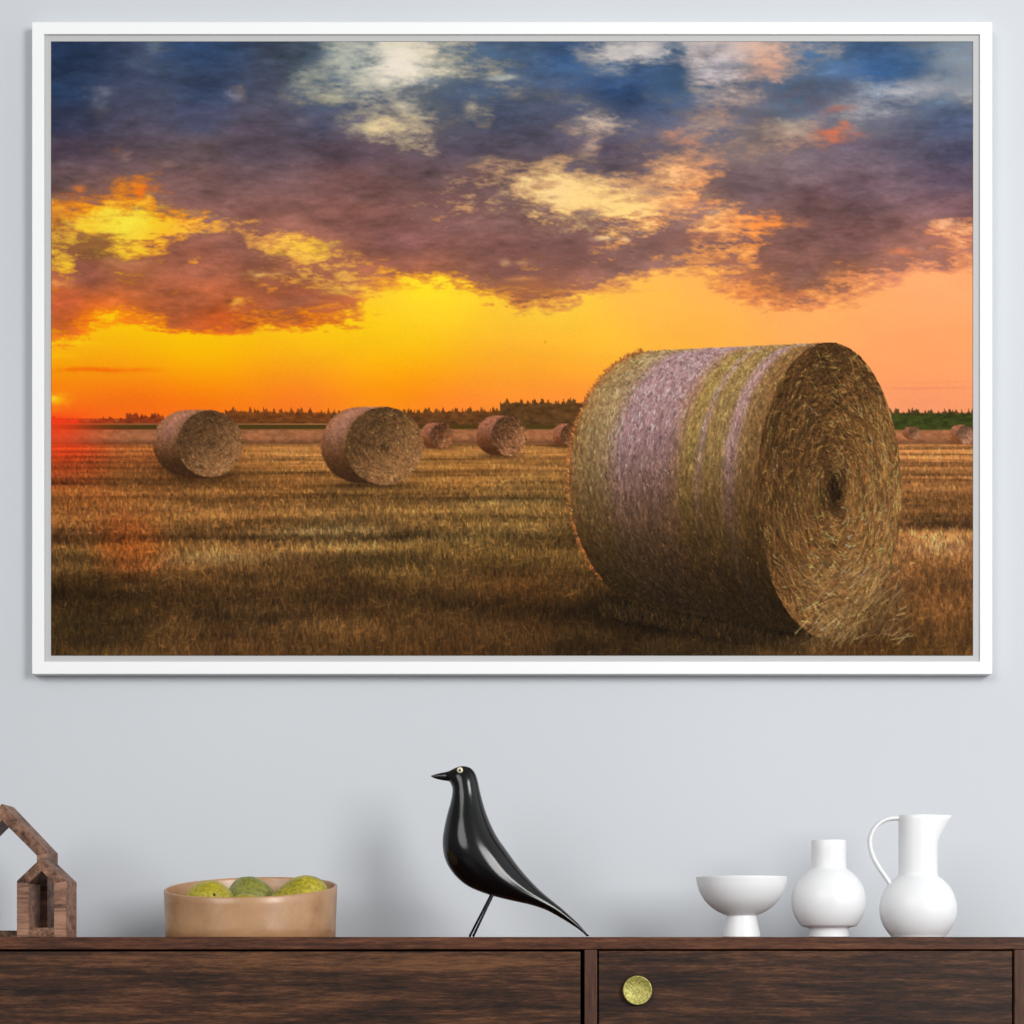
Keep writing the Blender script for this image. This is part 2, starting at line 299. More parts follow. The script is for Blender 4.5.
def paint_bale(img, rng, back, front, swirl, bands, face, nside, nface, shade=(1.0, 0.5), slen=1.0, dark=0.5, grit=0.34, fgrit=0.46):
    """a round straw bale: ellipse swept from its back to its front end; ellipses are (cx, cy, rx, ry)"""
    B = np.array(back) - [PX0, PY0, 0, 0]; F = np.array(front) - [PX0, PY0, 0, 0]
    x0 = int(max(0, B[0] - B[2] - 6)); x1 = int(min(PW, F[0] + F[2] + 8))
    y0 = int(max(0, min(B[1] - B[3], F[1] - F[3]) - 6)); y1 = int(min(PH, max(B[1] + B[3], F[1] + F[3]) + 8))
    Y, X = np.mgrid[y0:y1, x0:x1].astype(float)
    sub = img[y0:y1, x0:x1]
    edge = (fbm(rng, y1 - y0, x1 - x0, 4, 4, 3, .7) - .5) * 0.02
    ncol = fbm(rng, y1 - y0, x1 - x0, 30, 6, 4, .65)
    bx = np.array([b[0] for b in bands]); bc = np.array([b[1] for b in bands], dtype=float) / 255
    mean = bc.mean(0)
    def band(t, v):
        c = np.stack([np.interp(t, bx, bc[:, i]) for i in range(3)], -1)
        w = (sstep(0.30, 0.75, v) * 0.75)[..., None]      # the net colours wear off towards the ground
        return c + (mean * np.array([1.0, .90, .58]) - c) * w
    steps = int(max(24, (F[0] - B[0]) * 1.2))
    T = np.full(X.shape, -1.0)
    for t in np.linspace(0, 1, steps):
        e = B + (F - B) * t
        e[3] -= 3.0 * math.sin(math.pi * t) * (e[3] / 140)
        q = ((X - e[0]) / e[2]) ** 2 + ((Y - e[1]) / e[3]) ** 2 + edge
        T[q <= 1] = t
    m = T >= 0
    vy = np.clip((Y - (F[1] - F[3])) / (2 * F[3]), 0, 1)
    sh = shade[0] + (shade[1] - shade[0]) * sstep(0.10, 0.95, vy)
    c = band(T + (ncol - .5) * .07, vy) * (sh * (0.86 + 0.28 * ncol))[..., None]
    sub[m] = c[m]
    S = np.array(swirl) - [PX0, PY0]
    # straw wound round the barrel
    if nside:
        n = nside; t = rng.random(n); a0 = rng.uniform(math.radians(88), math.radians(278), n)
        da = rng.uniform(0.01, 0.055, n) * slen; k = np.linspace(-1, 1, 9)[None, :]
        E = B[None, :] + (F - B)[None, :] * t[:, None]
        jit = rng.normal(0, 0.9 * slen, (n, 1)) * k
        wob = rng.normal(0, 0.22, n)[:, None] * k * E[:, 2:3] * da[:, None]
        A = a0[:, None] + da[:, None] * k
        xs = E[:, 0:1] + E[:, 2:3] * np.cos(A) + jit + wob; ys = E[:, 1:2] + E[:, 3:4] * np.sin(A) * 0.995
        vy2 = np.clip((ys[:, 4] - (F[1] - F[3])) / (2 * F[3]), 0, 1)
        s2 = shade[0] + (shade[1] - shade[0]) * sstep(0.10, 0.95, vy2)
        f = np.exp(rng.normal(-0.03, grit, n))
        strokes(img, xs, ys, np.clip(band(t, vy2) * (s2 * f)[:, None], 0.02, 0.85), np.full(n, 0.5))
    # end face
    q = np.sqrt(((X - F[0]) / F[2]) ** 2 + ((Y - F[1]) / F[3]) ** 2) + edge * .5
    fm = q <= 1
    fc = np.array(face, dtype=float) / 255
    rr = np.sqrt(((X - S[0]) / F[2]) ** 2 + ((Y - S[1]) / F[3]) ** 2)
    nf = fbm(rng, y1 - y0, x1 - x0, 12, 12, 4, .7)
    low = sstep(0.0, 1.0, ((Y - F[1]) / F[3] + (X - F[0]) / F[2]) * 0.5 + 0.45)
    lum = (0.70 + 0.42 * low) * (0.75 + 0.5 * nf) * (1 - dark * np.exp(-(rr / 0.16) ** 2))
    lum = lum * (1 - 0.25 * sstep(.86, 1.0, q))
    cc = fc[None, None] * lum[..., None]
    sub[fm] = cc[fm]
    n = nface
    r = np.sqrt(rng.random(n)) * 0.99; a0 = rng.random(n) * 2 * math.pi
    da = rng.uniform(0.06, 0.22, n) * slen / np.maximum(r, 0.15) * 0.55; k = np.linspace(-1, 1, 13)[None, :]
    A = a0[:, None] + da[:, None] * k
    R = np.clip(r[:, None] + rng.normal(0, 0.03, n)[:, None] * k, 0, 0.995)
    cx = S[0] + (F[0] - S[0]) * r[:, None]; cy = S[1] + (F[1] - S[1]) * r[:, None]
    xs = cx + F[2] * R * np.cos(A); ys = cy + F[3] * R * np.sin(A)
    lw = sstep(0.0, 1.0, ((ys[:, 6] - F[1]) / F[3] + (xs[:, 6] - F[0]) / F[2]) * 0.5 + 0.45)
    f = np.exp(rng.normal(-0.04, fgrit, n)) * (0.72 + 0.45 * lw) * (1 - dark * np.exp(-(r / 0.14) ** 2))
    hue = rng.normal(0, 0.03, n)
    cl = np.clip(fc[None] * f[:, None] * np.stack([1 + hue, 1 + 0 * hue, 1 - hue + 0.05 * lw], 1), 0.03, 0.82)
    strokes(img, xs, ys, cl, np.full(n, 0.6))

def contact(img, x, y, rx, ry, s):
    Y, X = np.mgrid[0:PH, 0:PW]
    q = ((X + PX0 - x) / rx) ** 2 + ((Y + PY0 - y) / ry) ** 2
    img *= (1 - s * np.exp(-q * 1.2))[..., None]

def paint_picture():
    rng = np.random.default_rng(11)
    img = np.zeros((PH, PW, 3))
    img[:400] = paint_sky(rng)
    paint_ground(img, rng)
    sm = [(0, (150, 98, 68)), (.5, (160, 108, 86)), (1, (138, 94, 66))]
    contact(img, 200, 475, 46, 5, .55); contact(img, 365, 484, 56, 5, .55); contact(img, 497, 455, 28, 3, .5); contact(img, 437, 446, 18, 2.2, .5); contact(img, 563, 445, 16, 2.2, .5)
    far = [(0, (160, 98, 70)), (1, (146, 92, 68))]
    paint_bale(img, rng, (431, 434.5, 10.5, 12), (441.5, 435, 11.5, 12.5), (441, 436), far, (128, 80, 48), 300, 260, (1.05, .65), .6, .25, .12, .2)
    paint_bale(img, rng, (563, 434, 11, 11), (571, 434.5, 11, 11.5), (571, 435), far, (125, 80, 50), 200, 160, (1.05, .65), .6, .2, .12, .2)
    paint_bale(img, rng, (909, 432, 6.5, 6), (914, 432, 6, 6), (914, 432), far, (140, 95, 65), 60, 60, (1.0, .75), .5, .1, .1, .12)
    paint_bale(img, rng, (958, 433.5, 9, 9.5), (965, 433.5, 8, 9.5), (965, 434), far, (150, 105, 78), 120, 90, (1.05, .75), .5, .1, .1, .12)
    paint_bale(img, rng, (494, 434.5, 18, 19.2), (508.5, 434.5, 17.5, 19.7), (508, 437), far, (128, 84, 52), 700, 700, (1.08, .5), .8, .3, .14, .24)
    paint_bale(img, rng, (186, 442, 33, 32.5), (209.5, 442.5, 32.5, 33), (212, 444), sm, (122, 84, 50), 2500, 3200, (1.1, .42), .9, .3, .15, .24)
    paint_bale(img, rng, (358, 443.8, 37, 37.3), (384, 445, 39, 38.7), (384, 447), sm, (124, 86, 50), 3200, 4600, (1.1, .42), .9, .3, .15, .26)
    # the near bale
    contact(img, 690, 616, 120, 16, .75); contact(img, 770, 634, 60, 9, .6); contact(img, 620, 600, 40, 10, .5)
    big = [(0, (142, 100, 58)), (.08, (146, 116, 76)), (.18, (148, 118, 84)), (.26, (154, 119, 118)), (.5, (150, 114, 112)), (.56, (148, 110, 88)),
           (.61, (144, 114, 64)), (.66, (142, 112, 66)), (.685, (152, 118, 106)), (.715, (138, 108, 64)), (.80, (140, 110, 68)), (.83, (154, 118, 112)), (.87, (148, 112, 100)), (.90, (126, 94, 58)), (1, (116, 82, 48))]
    paint_bale(img, rng, (655, 477.5, 87.5, 128), (828.5, 489.5, 72, 148), (834, 490), big, (112, 76, 40), 34000, 9000, (1.12, .27), .8, .7, .32, .54)
    # bristles of straw along the outline and at the foot
    n = 460; a = rng.uniform(math.radians(128), math.radians(262), n)
    x = 655 - PX0 + 87 * np.cos(a); y = 477.5 - PY0 + 128 * np.sin(a)
    L = rng.uniform(.5, 4, n); an = a + rng.normal(0, .7, n); k = np.linspace(0, 1, 7)[None, :]
    col = np.clip(np.array([158, 94, 48]) / 255 * np.exp(rng.normal(0, .3, n))[:, None], 0, .9)
    strokes(img, x[:, None] + (np.cos(an) * L)[:, None] * k, y[:, None] + (np.sin(an) * L)[:, None] * k, col, np.full(n, .6))
    n = 2600; x = rng.uniform(600, 900, n) - PX0
    yb = np.interp(x + PX0, [600, 650, 720, 785, 820, 860, 900], [604, 611, 624, 640, 640, 624, 590]) - PY0
    y = yb + rng.uniform(0, 14, n); L = rng.uniform(4, 12, n); an = -math.pi / 2 + rng.normal(0, .35, n)
    f = np.exp(rng.normal(-.1, .4, n)) * np.interp(x + PX0, [600, 780, 830, 900], [.62, .55, 1.15, 1.1])
    col = np.clip(np.array([92, 66, 36]) / 255 * f[:, None], .02, .8)
    strokes(img, x[:, None] + (np.cos(an) * L)[:, None] * k, y[:, None] + (np.sin(an) * L)[:, None] * k, col, np.full(n, .5))
    # long pale straws raked over the right foot of the bale
    n = 260; x = rng.uniform(800, 905, n) - PX0; y = rng.uniform(560, 640, n) - PY0
    L = rng.uniform(8, 26, n); an = rng.normal(-.75, .3, n); k = np.linspace(-.5, .5, 26)[None, :]
    col = np.clip(np.array([158, 124, 82]) / 255 * np.exp(rng.normal(-.25, .3, n))[:, None], 0, .9)
    strokes(img, x[:, None] + (np.cos(an) * L)[:, None] * k, y[:, None] + (np.sin(an) * L)[:, None] * k, col, np.full(n, .42))
    # fine grain
    img *= (1 + rng.normal(0, 0.01, (PH, PW)))[..., None]
    return np.clip(img, 0.01, 1)
# ---------------------------------------------------------------- end of the picture

C = bpy.context.scene.collection
# ---------------------------------------------------------------- measures
F = 620.0            # picture pixels per metre on the plane where the ornaments stand (y = 0)
D = 3.2              # camera to that plane
HZ = 940.0           # picture row of the eye level
ZTOP = 0.80          # top of the sideboard
ZC = ZTOP - 3.0 * (D - 0.17) / D / F
WALL_Y = 0.24

def X(px, y=0.0): return (px - 512.0) / F * (D + y) / D
def Z(py, y=0.0): return ZC - (py - HZ) / F * (D + y) / D
def S(n, y=0.0): return n / F * (D + y) / D

# ---------------------------------------------------------------- materials
def nodes(name):
    m = bpy.data.materials.new(name); m.use_nodes = True
    nt = m.node_tree; b = nt.nodes['Principled BSDF']
    return m, nt, b
def lin(r, g, b): return tuple(float(v) for v in s2l(np.array([r, g, b]) / 255.0)) + (1.0,)
def simple(name, rgb, rough=0.5, metal=0.0, spec=0.5, coat=0.0):
    m, nt, b = nodes(name)
    b.inputs['Base Color'].default_value = lin(*rgb); b.inputs['Roughness'].default_value = rough
    b.inputs['Metallic'].default_value = metal; b.inputs['Specular IOR Level'].default_value = spec
    b.inputs['Coat Weight'].default_value = coat
    return m
def ramp(nt, fac, stops):
    r = nt.nodes.new('ShaderNodeValToRGB'); e = r.color_ramp.elements
    while len(e) < len(stops): e.new(0.5)
    for i, (p, c) in enumerate(stops): e[i].position = p; e[i].color = lin(*c)
    nt.links.new(fac, r.inputs['Fac']); return r.outputs['Color']
def tex_noise(nt, scale, stretch=(1, 1, 1), detail=6.0, rough=0.6, dist=0.0, vec=None, rot=(0, 0, 0)):
    if vec is None:
        vec = nt.nodes.new('ShaderNodeTexCoord').outputs['Object']
    mp = nt.nodes.new('ShaderNodeMapping'); mp.inputs['Scale'].default_value = stretch; mp.inputs['Rotation'].default_value = rot
    nt.links.new(vec, mp.inputs['Vector'])
    n = nt.nodes.new('ShaderNodeTexNoise'); n.inputs['Scale'].default_value = scale
    n.inputs['Detail'].default_value = detail; n.inputs['Roughness'].default_value = rough; n.inputs['Distortion'].default_value = dist
    nt.links.new(mp.outputs['Vector'], n.inputs['Vector']); return n.outputs['Fac']
def mix(nt, fac, a, b, mode='MIX'):
    n = nt.nodes.new('ShaderNodeMix'); n.data_type = 'RGBA'; n.blend_type = mode
    for s, v in ((n.inputs[0], fac), (n.inputs[6], a), (n.inputs[7], b)):
        if hasattr(v, 'node'): nt.links.new(v, s)
        else: s.default_value = v
    return n.outputs[2]
def bump(nt, b, h, strength, dist=0.002):
    n = nt.nodes.new('ShaderNodeBump'); n.inputs['Strength'].default_value = strength; n.inputs['Distance'].default_value = dist
    nt.links.new(h, n.inputs['Height']); nt.links.new(n.outputs['Normal'], b.inputs['Normal'])

def walnut(name, dark, mid, light, grain='x', rough=0.45, off=0.0, fine=1.0, spread=1.0):
    """timber with its grain along one axis: broad figure, thin streaks and pores"""
    m, nt, b = nodes(name)
    co = nt.nodes.new('ShaderNodeTexCoord').outputs['Object']
    mp = nt.nodes.new('ShaderNodeMapping'); mp.inputs['Location'].default_value = (off, off * .7, off * .3)
    nt.links.new(co, mp.inputs['Vector']); co = mp.outputs['Vector']
    def st(k, c=1.0): return {'x': (c, k * .6, k), 'z': (k, k * .6, c), 'd': (k * .8, k * .4, k * .8)}[grain]
    fig = tex_noise(nt, 2.2, st(9), 4, .5, 1.2, co)
    band = tex_noise(nt, 1.2, st(14, .25), 2, .5, .3, co)
    streak = tex_noise(nt, 9.0 * fine, st(16), 5, .65, .3, co)
    pore = tex_noise(nt, 40.0 * fine, st(9), 4, .8, .2, co)
    def madd(a, k, c):
        q = nt.nodes.new('ShaderNodeMath'); q.operation = 'MULTIPLY_ADD'; nt.links.new(a, q.inputs[0]); q.inputs[1].default_value = k
        if hasattr(c, 'node'): nt.links.new(c, q.inputs[2])
        else: q.inputs[2].default_value = c
        return q.outputs[0]
    v = madd(fig, .9 * spread, .5 - 1.95 * spread); v = madd(band, .6 * spread, v); v = madd(streak, 1.25 * spread, v); v = madd(pore, 1.15 * spread, v)
    nt.links.new(ramp(nt, v, [(.18, dark), (.48, mid), (.85, light)]), b.inputs['Base Color'])
    b.inputs['Roughness'].default_value = rough; b.inputs['Specular IOR Level'].default_value = 0.22
    bump(nt, b, streak, 0.2, 0.0005)
    return m
M = {}
M['drawer'] = walnut('walnut_drawer', (26, 14, 8), (60, 35, 21), (104, 67, 41), 'x', .5)
M['drawer2'] = walnut('walnut_drawer_dark', (26, 14, 9), (58, 34, 21), (102, 66, 42), 'x', .5, 3.7)
M['top'] = walnut('walnut_top', (50, 27, 16), (84, 48, 30), (116, 74, 49), 'x', .5, 1.3)
M['post'] = walnut('walnut_upright', (48, 29, 21), (70, 44, 32), (92, 61, 45), 'z', .5, 2.1)
M['inner'] = simple('dark_cavity', (14, 10, 8), .8, 0, .1)
M['house'] = walnut('walnut_ornament', (52, 33, 26), (116, 83, 67), (160, 120, 98), 'x', .55, .4, .8, 1.1)
M['house2'] = walnut('walnut_ornament_across', (50, 32, 25), (110, 78, 62), (152, 113, 91), 'd', .55, 5.4, .6, 1.1)

m, nt, b = nodes('wall_paint')
n = tex_noise(nt, 1.3, (1, 1, 1), 2, .5)
nt.links.new(ramp(nt, n, [(.35, (195, 199, 204)), (.65, (198, 202, 207))]), b.inputs['Base Color'])
b.inputs['Roughness'].default_value = .85; b.inputs['Specular IOR Level'].default_value = .2
bump(nt, b, tex_noise(nt, 260, (1, 1, 1), 3, .6), .06, .0006)
M['wall'] = m
m, nt, b = nodes('floor_boards')
nt.links.new(ramp(nt, tex_noise(nt, 4, (1, 8, 1), 5, .6), [(.3, (62, 46, 36)), (.7, (86, 64, 50))]), b.inputs['Base Color'])
b.inputs['Roughness'].default_value = .5
M['floor'] = m
M['frame'] = simple('white_lacquer', (233, 234, 235), .45, 0, .3)
M['liner'] = simple('grey_liner', (184, 184, 184), .7, 0, .2)
M['ceramic'] = simple('white_glazed_ceramic', (226, 227, 229), .38, 0, .4)
m, nt, b = nodes('black_lacquer')
b.inputs['Base Color'].default_value = lin(5, 5, 6); b.inputs['Roughness'].default_value = .16; b.inputs['Specular IOR Level'].default_value = .38
M['bird'] = m
M['wire'] = simple('dark_steel_wire', (34, 38, 46), .35, .8)
M['eye'] = simple('pale_brass_eye', (232, 222, 190), .3, .2)
M['pupil'] = simple('dark_pupil', (40, 34, 26), .3)
m, nt, b = nodes('hammered_brass')
v = nt.nodes.new('ShaderNodeTexVoronoi'); v.inputs['Scale'].default_value = 260
nt.links.new(nt.nodes.new('ShaderNodeTexCoord').outputs['Object'], v.inputs['Vector'])
nt.links.new(ramp(nt, tex_noise(nt, 240, (1, 1, 1), 4, .7), [(.35, (134, 124, 52)), (.65, (190, 182, 104))]), b.inputs['Base Color'])
b.inputs['Metallic'].default_value = .35; b.inputs['Roughness'].default_value = .5
bump(nt, b, v.outputs['Distance'], .5, .001)
M['brass'] = m
M['brass_rim'] = simple('polished_brass_rim', (214, 204, 140), .3, .8)
# pale turned wood: grain round the wall of the bowl
m, nt, b = nodes('pale_bentwood')
f = tex_noise(nt, 30, (1, 1, 1), 6, .65, .6); g = tex_noise(nt, 7, (1, 1, 3.0), 4, .6, .8)
col = mix(nt, .5, ramp(nt, f, [(.3, (150, 110, 74)), (.7, (188, 146, 106))]), ramp(nt, g, [(.3, (146, 106, 72)), (.7, (192, 150, 112))]))
nt.links.new(col, b.inputs['Base Color']); b.inputs['Roughness'].default_value = .34; b.inputs['Specular IOR Level'].default_value = .6
M['bowl'] = m
def pear_mat(name, lo, mid, hi):
    m, nt, b = nodes(name)
    sp = tex_noise(nt, 170, (1, 1, 1), 5, .75); bl = tex_noise(nt, 22, (1, 1, 1), 4, .6, .5)
    col = mix(nt, .55, ramp(nt, bl, [(.32, lo), (.5, mid), (.68, hi)]), ramp(nt, sp, [(.36, (58, 66, 18)), (.5, mid), (.66, hi)]))
    nt.links.new(col, b.inputs['Base Color']); b.inputs['Roughness'].default_value = .42
    bump(nt, b, sp, .15, .001); return m
M['pear_yellow'] = pear_mat('yellow_green_pear_skin', (108, 102, 16), (164, 150, 26), (196, 180, 60))
M['pear_green'] = pear_mat('green_pear_skin', (92, 96, 28), (128, 128, 46), (160, 156, 84))
M['calyx'] = simple('dry_brown_calyx', (52, 40, 22), .8)
M['stem'] = simple('brown_stem', (92, 66, 38), .8)
m, nt, b = nodes('canvas_print')
at = nt.nodes.new('ShaderNodeAttribute'); at.attribute_name = 'ink'
nt.links.new(at.outputs['Color'], b.inputs['Base Color'])
b.inputs['Roughness'].default_value = .8; b.inputs['Specular IOR Level'].default_value = .04
M['print'] = m

# ---------------------------------------------------------------- mesh helpers
def link(name, me, mat, parent=None):
    o = bpy.data.objects.new(name, me); C.objects.link(o)
    if mat is not None: me.materials.append(mat)
    if parent is not None:
        o.parent = parent; o.matrix_parent_inverse = Matrix.Identity(4)
        o.location = -Vector(parent_world(parent))
    return o
def parent_world(p):
    v = Vector(p.location)
    while p.parent is not None:
        p = p.parent; v += Vector(p.location)
    return v
def finish(bm, name, mat, parent=None, smooth=False, angle=None, bevel=0.0, seg=2, sub=0):
    bmesh.ops.recalc_face_normals(bm, faces=bm.faces)
    me = bpy.data.meshes.new(name); bm.to_mesh(me); bm.free()
    if smooth:
        for p in me.polygons: p.use_smooth = True
    o = link(name, me, mat, parent)
    if bevel:
        md = o.modifiers.new('bevel', 'BEVEL'); md.width = bevel; md.segments = seg; md.limit_method = 'ANGLE'; md.angle_limit = math.radians(40)
    if sub:
        md = o.modifiers.new('subdivision', 'SUBSURF'); md.levels = sub; md.render_levels = sub
    return o
def box(bm, x0, x1, y0, y1, z0, z1):
    v = [bm.verts.new(p) for p in ((x0, y0, z0), (x1, y0, z0), (x1, y1, z0), (x0, y1, z0), (x0, y0, z1), (x1, y0, z1), (x1, y1, z1), (x0, y1, z1))]
    for q in ((0, 1, 2, 3), (4, 5, 6, 7), (0, 1, 5, 4), (1, 2, 6, 5), (2, 3, 7, 6), (3, 0, 4, 7)): bm.faces.new([v[i] for i in q])
def make_box(name, mat, parent, x0, x1, y0, y1, z0, z1, bevel=0.0):
    bm = bmesh.new(); box(bm, x0, x1, y0, y1, z0, z1)
    return finish(bm, name, mat, parent, bevel=bevel)
def prism(bm, pts, y0, y1):
    """outline in the x-z plane pushed from y0 to y1"""
    a = [bm.verts.new((x, y0, z)) for x, z in pts]; c = [bm.verts.new((x, y1, z)) for x, z in pts]
    bm.faces.new(a); bm.faces.new(c[::-1]); n = len(pts)
    for i in range(n): bm.faces.new((a[i], a[(i + 1) % n], c[(i + 1) % n], c[i]))
def lathe(bm, prof, cx, cy, n=96, shape=None, cap0=True, cap1=True):
    """prof: (radius, z) from first to last; shape(p, theta, i) may bend a point"""
    rings = []
    for i, (r, z) in enumerate(prof):
        ring = []
        for k in range(n):
            t = 2 * math.pi * k / n
            p = Vector((cx + r * math.cos(t), cy + r * math.sin(t), z))
            if shape: p = shape(p, t, i)
            ring.append(bm.verts.new(p))
        rings.append(ring)
    for a, c in zip(rings, rings[1:]):
        for k in range(n): bm.faces.new((a[k], a[(k + 1) % n], c[(k + 1) % n], c[k]))
    if cap0: bm.faces.new(rings[0][::-1])
    if cap1: bm.faces.new(rings[-1])
    return rings
def tube(bm, pts, rx, ry=None, n=12, up=Vector((0, 1, 0)), radii=None):
    """round bar along a path; rx across 'up', ry along it"""
    ry = ry or rx; rings = []
    for i, p in enumerate(pts):
        p = Vector(p); a = Vector(pts[max(0, i - 1)]); c = Vector(pts[min(len(pts) - 1, i + 1)])
        t = (c - a).normalized(); s = t.cross(up).normalized(); u = s.cross(t).normalized()
        k = radii[i] if radii else 1.0
        rings.append([bm.verts.new(p + s * (rx * k * math.cos(2 * math.pi * j / n)) + u * (ry * k * math.sin(2 * math.pi * j / n))) for j in range(n)])
    for a, c in zip(rings, rings[1:]):
        for j in range(n): bm.faces.new((a[j], a[(j + 1) % n], c[(j + 1) % n], c[j]))
    bm.faces.new(rings[0][::-1]); bm.faces.new(rings[-1])
def catmull(pts, k=6):
    out = []; P = [Vector(p) for p in pts]
    for i in range(len(P) - 1):
        a = P[max(0, i - 1)]; b_ = P[i]; c = P[i + 1]; d = P[min(len(P) - 1, i + 2)]
        for j in range(k):
            t = j / k
            out.append(.5 * ((2 * b_) + (c - a) * t + (2 * a - 5 * b_ + 4 * c - d) * t * t + (3 * b_ - a - 3 * c + d) * t ** 3))
    out.append(P[-1]); return out
def tag(o, label, cat, group=None):
    o['label'] = label; o['category'] = cat
    if group: o['group'] = group
    return o
def thing(name, label, cat, loc, group=None):
    o = bpy.data.objects.new(name, None); C.objects.link(o); o.location = loc; o.empty_display_size = .05
    return tag(o, label, cat, group)
def struct(o): o['kind'] = 'structure'; return o

# ---------------------------------------------------------------- the room
struct(make_box('wall_back', M['wall'], None, -2.4, 2.4, WALL_Y, WALL_Y + .1, -.05, 2.7))
struct(make_box('floor', M['floor'], None, -2.4, 2.4, -3.8, WALL_Y, -.05, 0))
struct(make_box('baseboard_back', M['frame'], None, -2.4, 2.4, WALL_Y - .014, WALL_Y, 0, .09, .003))

# ---------------------------------------------------------------- the framed picture
yf = WALL_Y - .026                       # front of the moulding
pic = thing('framed_picture', 'large white framed print of round hay bales at sunset, hanging on the wall', 'picture', (X(512, yf), WALL_Y, Z(348, yf)))
def rim_box(name, mat, outer, inner, y0, y1, bev):
    bm = bmesh.new(); (l, t, r_, b_), (il, it, ir, ib) = outer, inner
    o4 = [(X(l, yf), Z(t, yf)), (X(r_, yf), Z(t, yf)), (X(r_, yf), Z(b_, yf)), (X(l, yf), Z(b_, yf))]
    i4 = [(X(il, yf), Z(it, yf)), (X(ir, yf), Z(it, yf)), (X(ir, yf), Z(ib, yf)), (X(il, yf), Z(ib, yf))]
    for k in range(4):
        j = (k + 1) % 4
        prism(bm, [o4[k], o4[j], i4[j], i4[k]], y0, y1)
    bmesh.ops.remove_doubles(bm, verts=bm.verts, dist=1e-5)
    seen = {}
    for f in list(bm.faces):                       # the mitre faces lie inside the moulding
        key = tuple(sorted(v.index for v in f.verts))
        seen.setdefault(tuple(round(c, 5) for c in f.calc_center_median()), []).append(f)
    bmesh.ops.delete(bm, geom=[f for g in seen.values() if len(g) > 1 for f in g], context='FACES_ONLY')
    return finish(bm, name, mat, pic, bevel=bev)
rim_box('frame_moulding', M['frame'], (32, 22, 992.3, 674), (44, 34.2, 980, 661.6), yf, WALL_Y - .0005, .0007)
rim_box('liner', M['liner'], (43.5, 33.7, 980.5, 662.1), (50.5, 40.5, 973.5, 655.5), yf + .0035, WALL_Y - .004, .0004)
ink = s2l(paint_picture()) * 0.86
gw, gh = PW, PH
us = X(51, yf) + (X(973, yf) - X(51, yf)) * np.arange(gw) / (gw - 1)
vs = Z(41, yf) + (Z(655, yf) - Z(41, yf)) * np.arange(gh) / (gh - 1)
U, V = np.meshgrid(us, vs)
co = np.stack([U, np.full_like(U, yf + .003), V], -1).reshape(-1, 3).astype(np.float32)
idx = np.arange(gw * gh).reshape(gh, gw)
quads = np.stack([idx[:-1, :-1], idx[1:, :-1], idx[1:, 1:], idx[:-1, 1:]], -1).reshape(-1, 4).astype(np.int32)
me = bpy.data.meshes.new('print')
me.vertices.add(len(co)); me.vertices.foreach_set('co', co.ravel())
me.loops.add(quads.size); me.loops.foreach_set('vertex_index', quads.ravel())
me.polygons.add(len(quads)); me.polygons.foreach_set('loop_start', np.arange(0, quads.size, 4, dtype=np.int32))
me.update(calc_edges=True)
att = me.color_attributes.new('ink', 'FLOAT_COLOR', 'POINT')
att.data.foreach_set('color', np.concatenate([ink.reshape(-1, 3), np.ones((gw * gh, 1))], 1).astype(np.float32).ravel())
pr = link('print', me, M['print'], pic)
pr['label'] = 'sunset print with one big hay bale in front, seven smaller ones behind, under orange and purple clouds'
make_box('backing_board', M['liner'], pic, X(46, yf), X(978, yf), yf + .006, WALL_Y - .006, Z(659, yf), Z(37, yf))

# ---------------------------------------------------------------- the sideboard
YT, YD = -.17, -.166                       # top edge and drawer fronts
yl = lambda px: X(px, YT)
zl = lambda py: Z(py, YT)
sb = thing('sideboard', 'long dark walnut sideboard below the picture, carrying all the ornaments', 'sideboard', (yl(360), 0.03, 0))
zT0 = zl(949.4)
xr_, xl_ = yl(1040), yl(-330)
make_box('top', M['top'], sb, xl_, xr_, YT, WALL_Y - .016, zT0, ZTOP, .0012)
zb = .30
pnl = lambda name, a, c, mat=M['post'], y=YT + .001: make_box(name, mat, sb, yl(a), yl(c), y, WALL_Y - .02, zb, zT0 - .0003, .0012)
pnl('side_panel', 1014.6, 1040); pnl('side_panel', -330, -314); pnl('divider', 584.6, 597.2)
make_box('bottom_panel', M['top'], sb, xl_, xr_, YT + .002, WALL_Y - .02, zb - .02, zb, .0012)
make_box('back_panel', M['inner'], sb, yl(-314), yl(1014.6), WALL_Y - .03, WALL_Y - .022, zb, zT0 - .0003)
make_box('inner_rail', M['inner'], sb, yl(-313.5), yl(584.2), YD + .012, YD + .03, zT0 - .03, zT0 - .0006)
make_box('inner_rail', M['inner'], sb, yl(597.6), yl(1014.2), YD + .012, YD + .03, zT0 - .03, zT0 - .0006)
make_box('drawer', M['drawer'], sb, yl(-311), yl(580.6), YD + .001, YD + .022, zb + .004, zl(951.6), .0010)
dr = make_box('drawer', M['drawer2'], sb, yl(598.9), yl(1012.9), YD, YD + .022, zb + .004, zl(950.9), .0010)
dr['label'] = 'drawer with a round brass knob'
# knob: rim and hammered face, turned about the y axis
kx, kz, kr = yl(637.3), zl(990.2), S(14.6, YT)
def disc(bm, prof):
    n = 64; rings = []
    for r, y in prof:
        rings.append([bm.verts.new((kx + r * math.cos(2 * math.pi * k / n), y, kz + r * math.sin(2 * math.pi * k / n))) for k in range(n)])
    for a, c in zip(rings, rings[1:]):
        for k in range(n): bm.faces.new((a[k], a[(k + 1) % n], c[(k + 1) % n], c[k]))
    bm.faces.new(rings[0]); bm.faces.new(rings[-1][::-1])
bm = bmesh.new()
disc(bm, [(kr * .8, YD + .0004), (kr * .82, YD - .004), (kr, YD - .006), (kr, YD - .009), (kr * .965, YD - .0102), (kr * .91, YD - .0102), (kr * .87, YD - .0088), (kr * .2, YD - .0092)])
kn = finish(bm, 'knob', M['brass'], dr, smooth=True, bevel=0)
